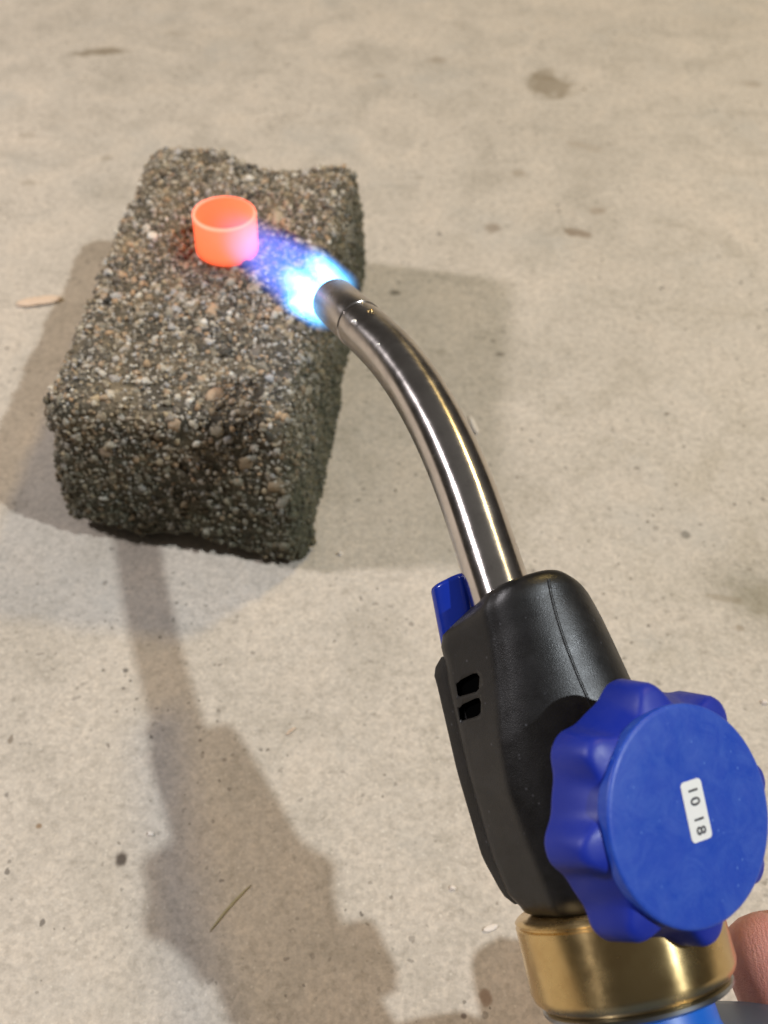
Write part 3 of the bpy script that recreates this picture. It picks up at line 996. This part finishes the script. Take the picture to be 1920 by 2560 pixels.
# ------------------------------------------------------------------ hand that holds the canister
def skin_mat():
    m = mat('skin', (.42, .17, .125), 0.5); t = NT(m); v = t.coord()
    b = t.b; b.inputs['Subsurface Weight'].default_value = 0.15; b.inputs['Subsurface Radius'].default_value = (.004, .0015, .0008)
    b.inputs['Subsurface Scale'].default_value = 0.6
    c = t.ramp(t.noise(v, 120, 4, .6), [(.3, (.68, .28, .245)), (.5, (.76, .34, .30)), (.7, (.82, .41, .36))])
    t.l(c, b.inputs['Base Color'])
    vo = t.voro(v, 1500, 'DISTANCE_TO_EDGE')
    wv = t.n('ShaderNodeTexWave'); wv.inputs['Scale'].default_value = 300; wv.inputs['Distortion'].default_value = 7; wv.inputs['Detail'].default_value = 3
    wv.inputs['Detail Scale'].default_value = 1.2; t.l(v, wv.inputs['Vector'])
    n1 = t.bump(t.mapr(vo.outputs['Distance'], 0, .2), .35, .0002)
    t.l(t.bump(wv.outputs['Fac'], .16, .00022, n1), b.inputs['Normal'])
    return m


M_skin = skin_mat(); M_nail = mat('nail', (.62, .36, .30), 0.3)


def hand():
    chains = []; vs = []; es = []; rd = []
    def add(p, r): vs.append(p); rd.append(r); return len(vs)-1
    R = .0398
    def cyl(s, ang, r):    # around the canister axis, ang 0 = +U (right), 90 = +V (viewer)
        a = math.radians(ang); return cb + A*(s+.030) + (U*math.cos(a)+Vv*math.sin(a))*r
    wrist = add(cyl(-.215, -25, R+.045), .026)
    fore = add(cyl(-.36, -20, R+.11), .034)
    p1 = add(cyl(-.160, -28, R+.024), .022)
    p2 = add(cyl(-.120, -38, R+.017), .017)
    es += [(wrist, fore), (wrist, p1), (p1, p2)]
    for k, s in enumerate((-.070, -.091, -.112, -.132)):
        ln = (1, 1.08, 1.02, .85)[k]
        prev = add(cyl(s-.010, -48, R+.013), .0125); es.append((p2 if k < 3 else p1, prev))
        for j, an in enumerate((-48-34*ln, -48-68*ln, -48-98*ln, -48-122*ln)):
            q = add(cyl(s+.002*j, an, R+(.0105, .0092, .0085, .0078)[j]), (.0100, .0092, .0085, .0070)[j]); es.append((prev, q)); prev = q
    th = add(cyl(-.130, -8, R+.018), .0150); es.append((p1, th))
    for s, an, r, ra in ((-.090, -14, R+.008, .0140), (-.060, -36, .0480, .0135), (-.042, -47, .0530, .0132), (-.026, -51, .0555, .0122)):
        q = add(cyl(s, an, r), ra); es.append((th, q)); th = q
    me = bpy.data.meshes.new('hand'); me.from_pydata([tuple(v) for v in vs], es, [])
    o = bpy.data.objects.new('hand', me); COL.objects.link(o)
    md = o.modifiers.new('skin', 'SKIN'); md.use_smooth_shade = True
    if not me.skin_vertices: me.attributes
    bmx = bmesh.new(); bmx.from_mesh(me)
    ly = bmx.verts.layers.skin.verify()
    for v, r in zip(bmx.verts, rd):
        v[ly].radius = (r, r); v[ly].use_root = (v.index == 2)
    bmx.to_mesh(me); bmx.free()
    sb = o.modifiers.new('sub', 'SUBSURF'); sb.levels = 2; sb.render_levels = 2
    dg = bpy.context.evaluated_depsgraph_get(); dg.update()
    nm = bpy.data.meshes.new_from_object(o.evaluated_get(dg)); o.modifiers.clear(); bpy.data.objects.remove(o)
    for p in nm.polygons: p.use_smooth = True
    nm.materials.clear()
    h = link('hand', nm, M_skin)
    tag(h, 'pink finger of a hand beside the brass collar, partly behind the blue knob', 'hand')
    # thumb nail, set into the back of the last joint
    ht_ = BVHTree.FromPolygons([v.co for v in nm.vertices], [tuple(p.vertices) for p in nm.polygons])
    e3 = (U*.75+Vv*.66).normalized()
    c0 = cyl(-.0300, -51, .0550)
    p0, e3n = ht_.ray_cast(c0+e3*.05, -e3)[:2]
    e3 = e3n if e3n.dot(e3) > 0 else -e3n
    e1 = (A-e3*A.dot(e3)).normalized(); e2 = e1.cross(e3)
    nl = link('thumbnail', mesh('thumbnail', [p0-e3*.0007+e1*(q[0]*.0060)+e2*(q[1]*.0046)+e3*(q[2]*.0014-.0012*q[1]*q[1]) for q in ICO2_V], ICO2_F), M_nail, h)
    nl.location = (0, 0, 0)


hand()
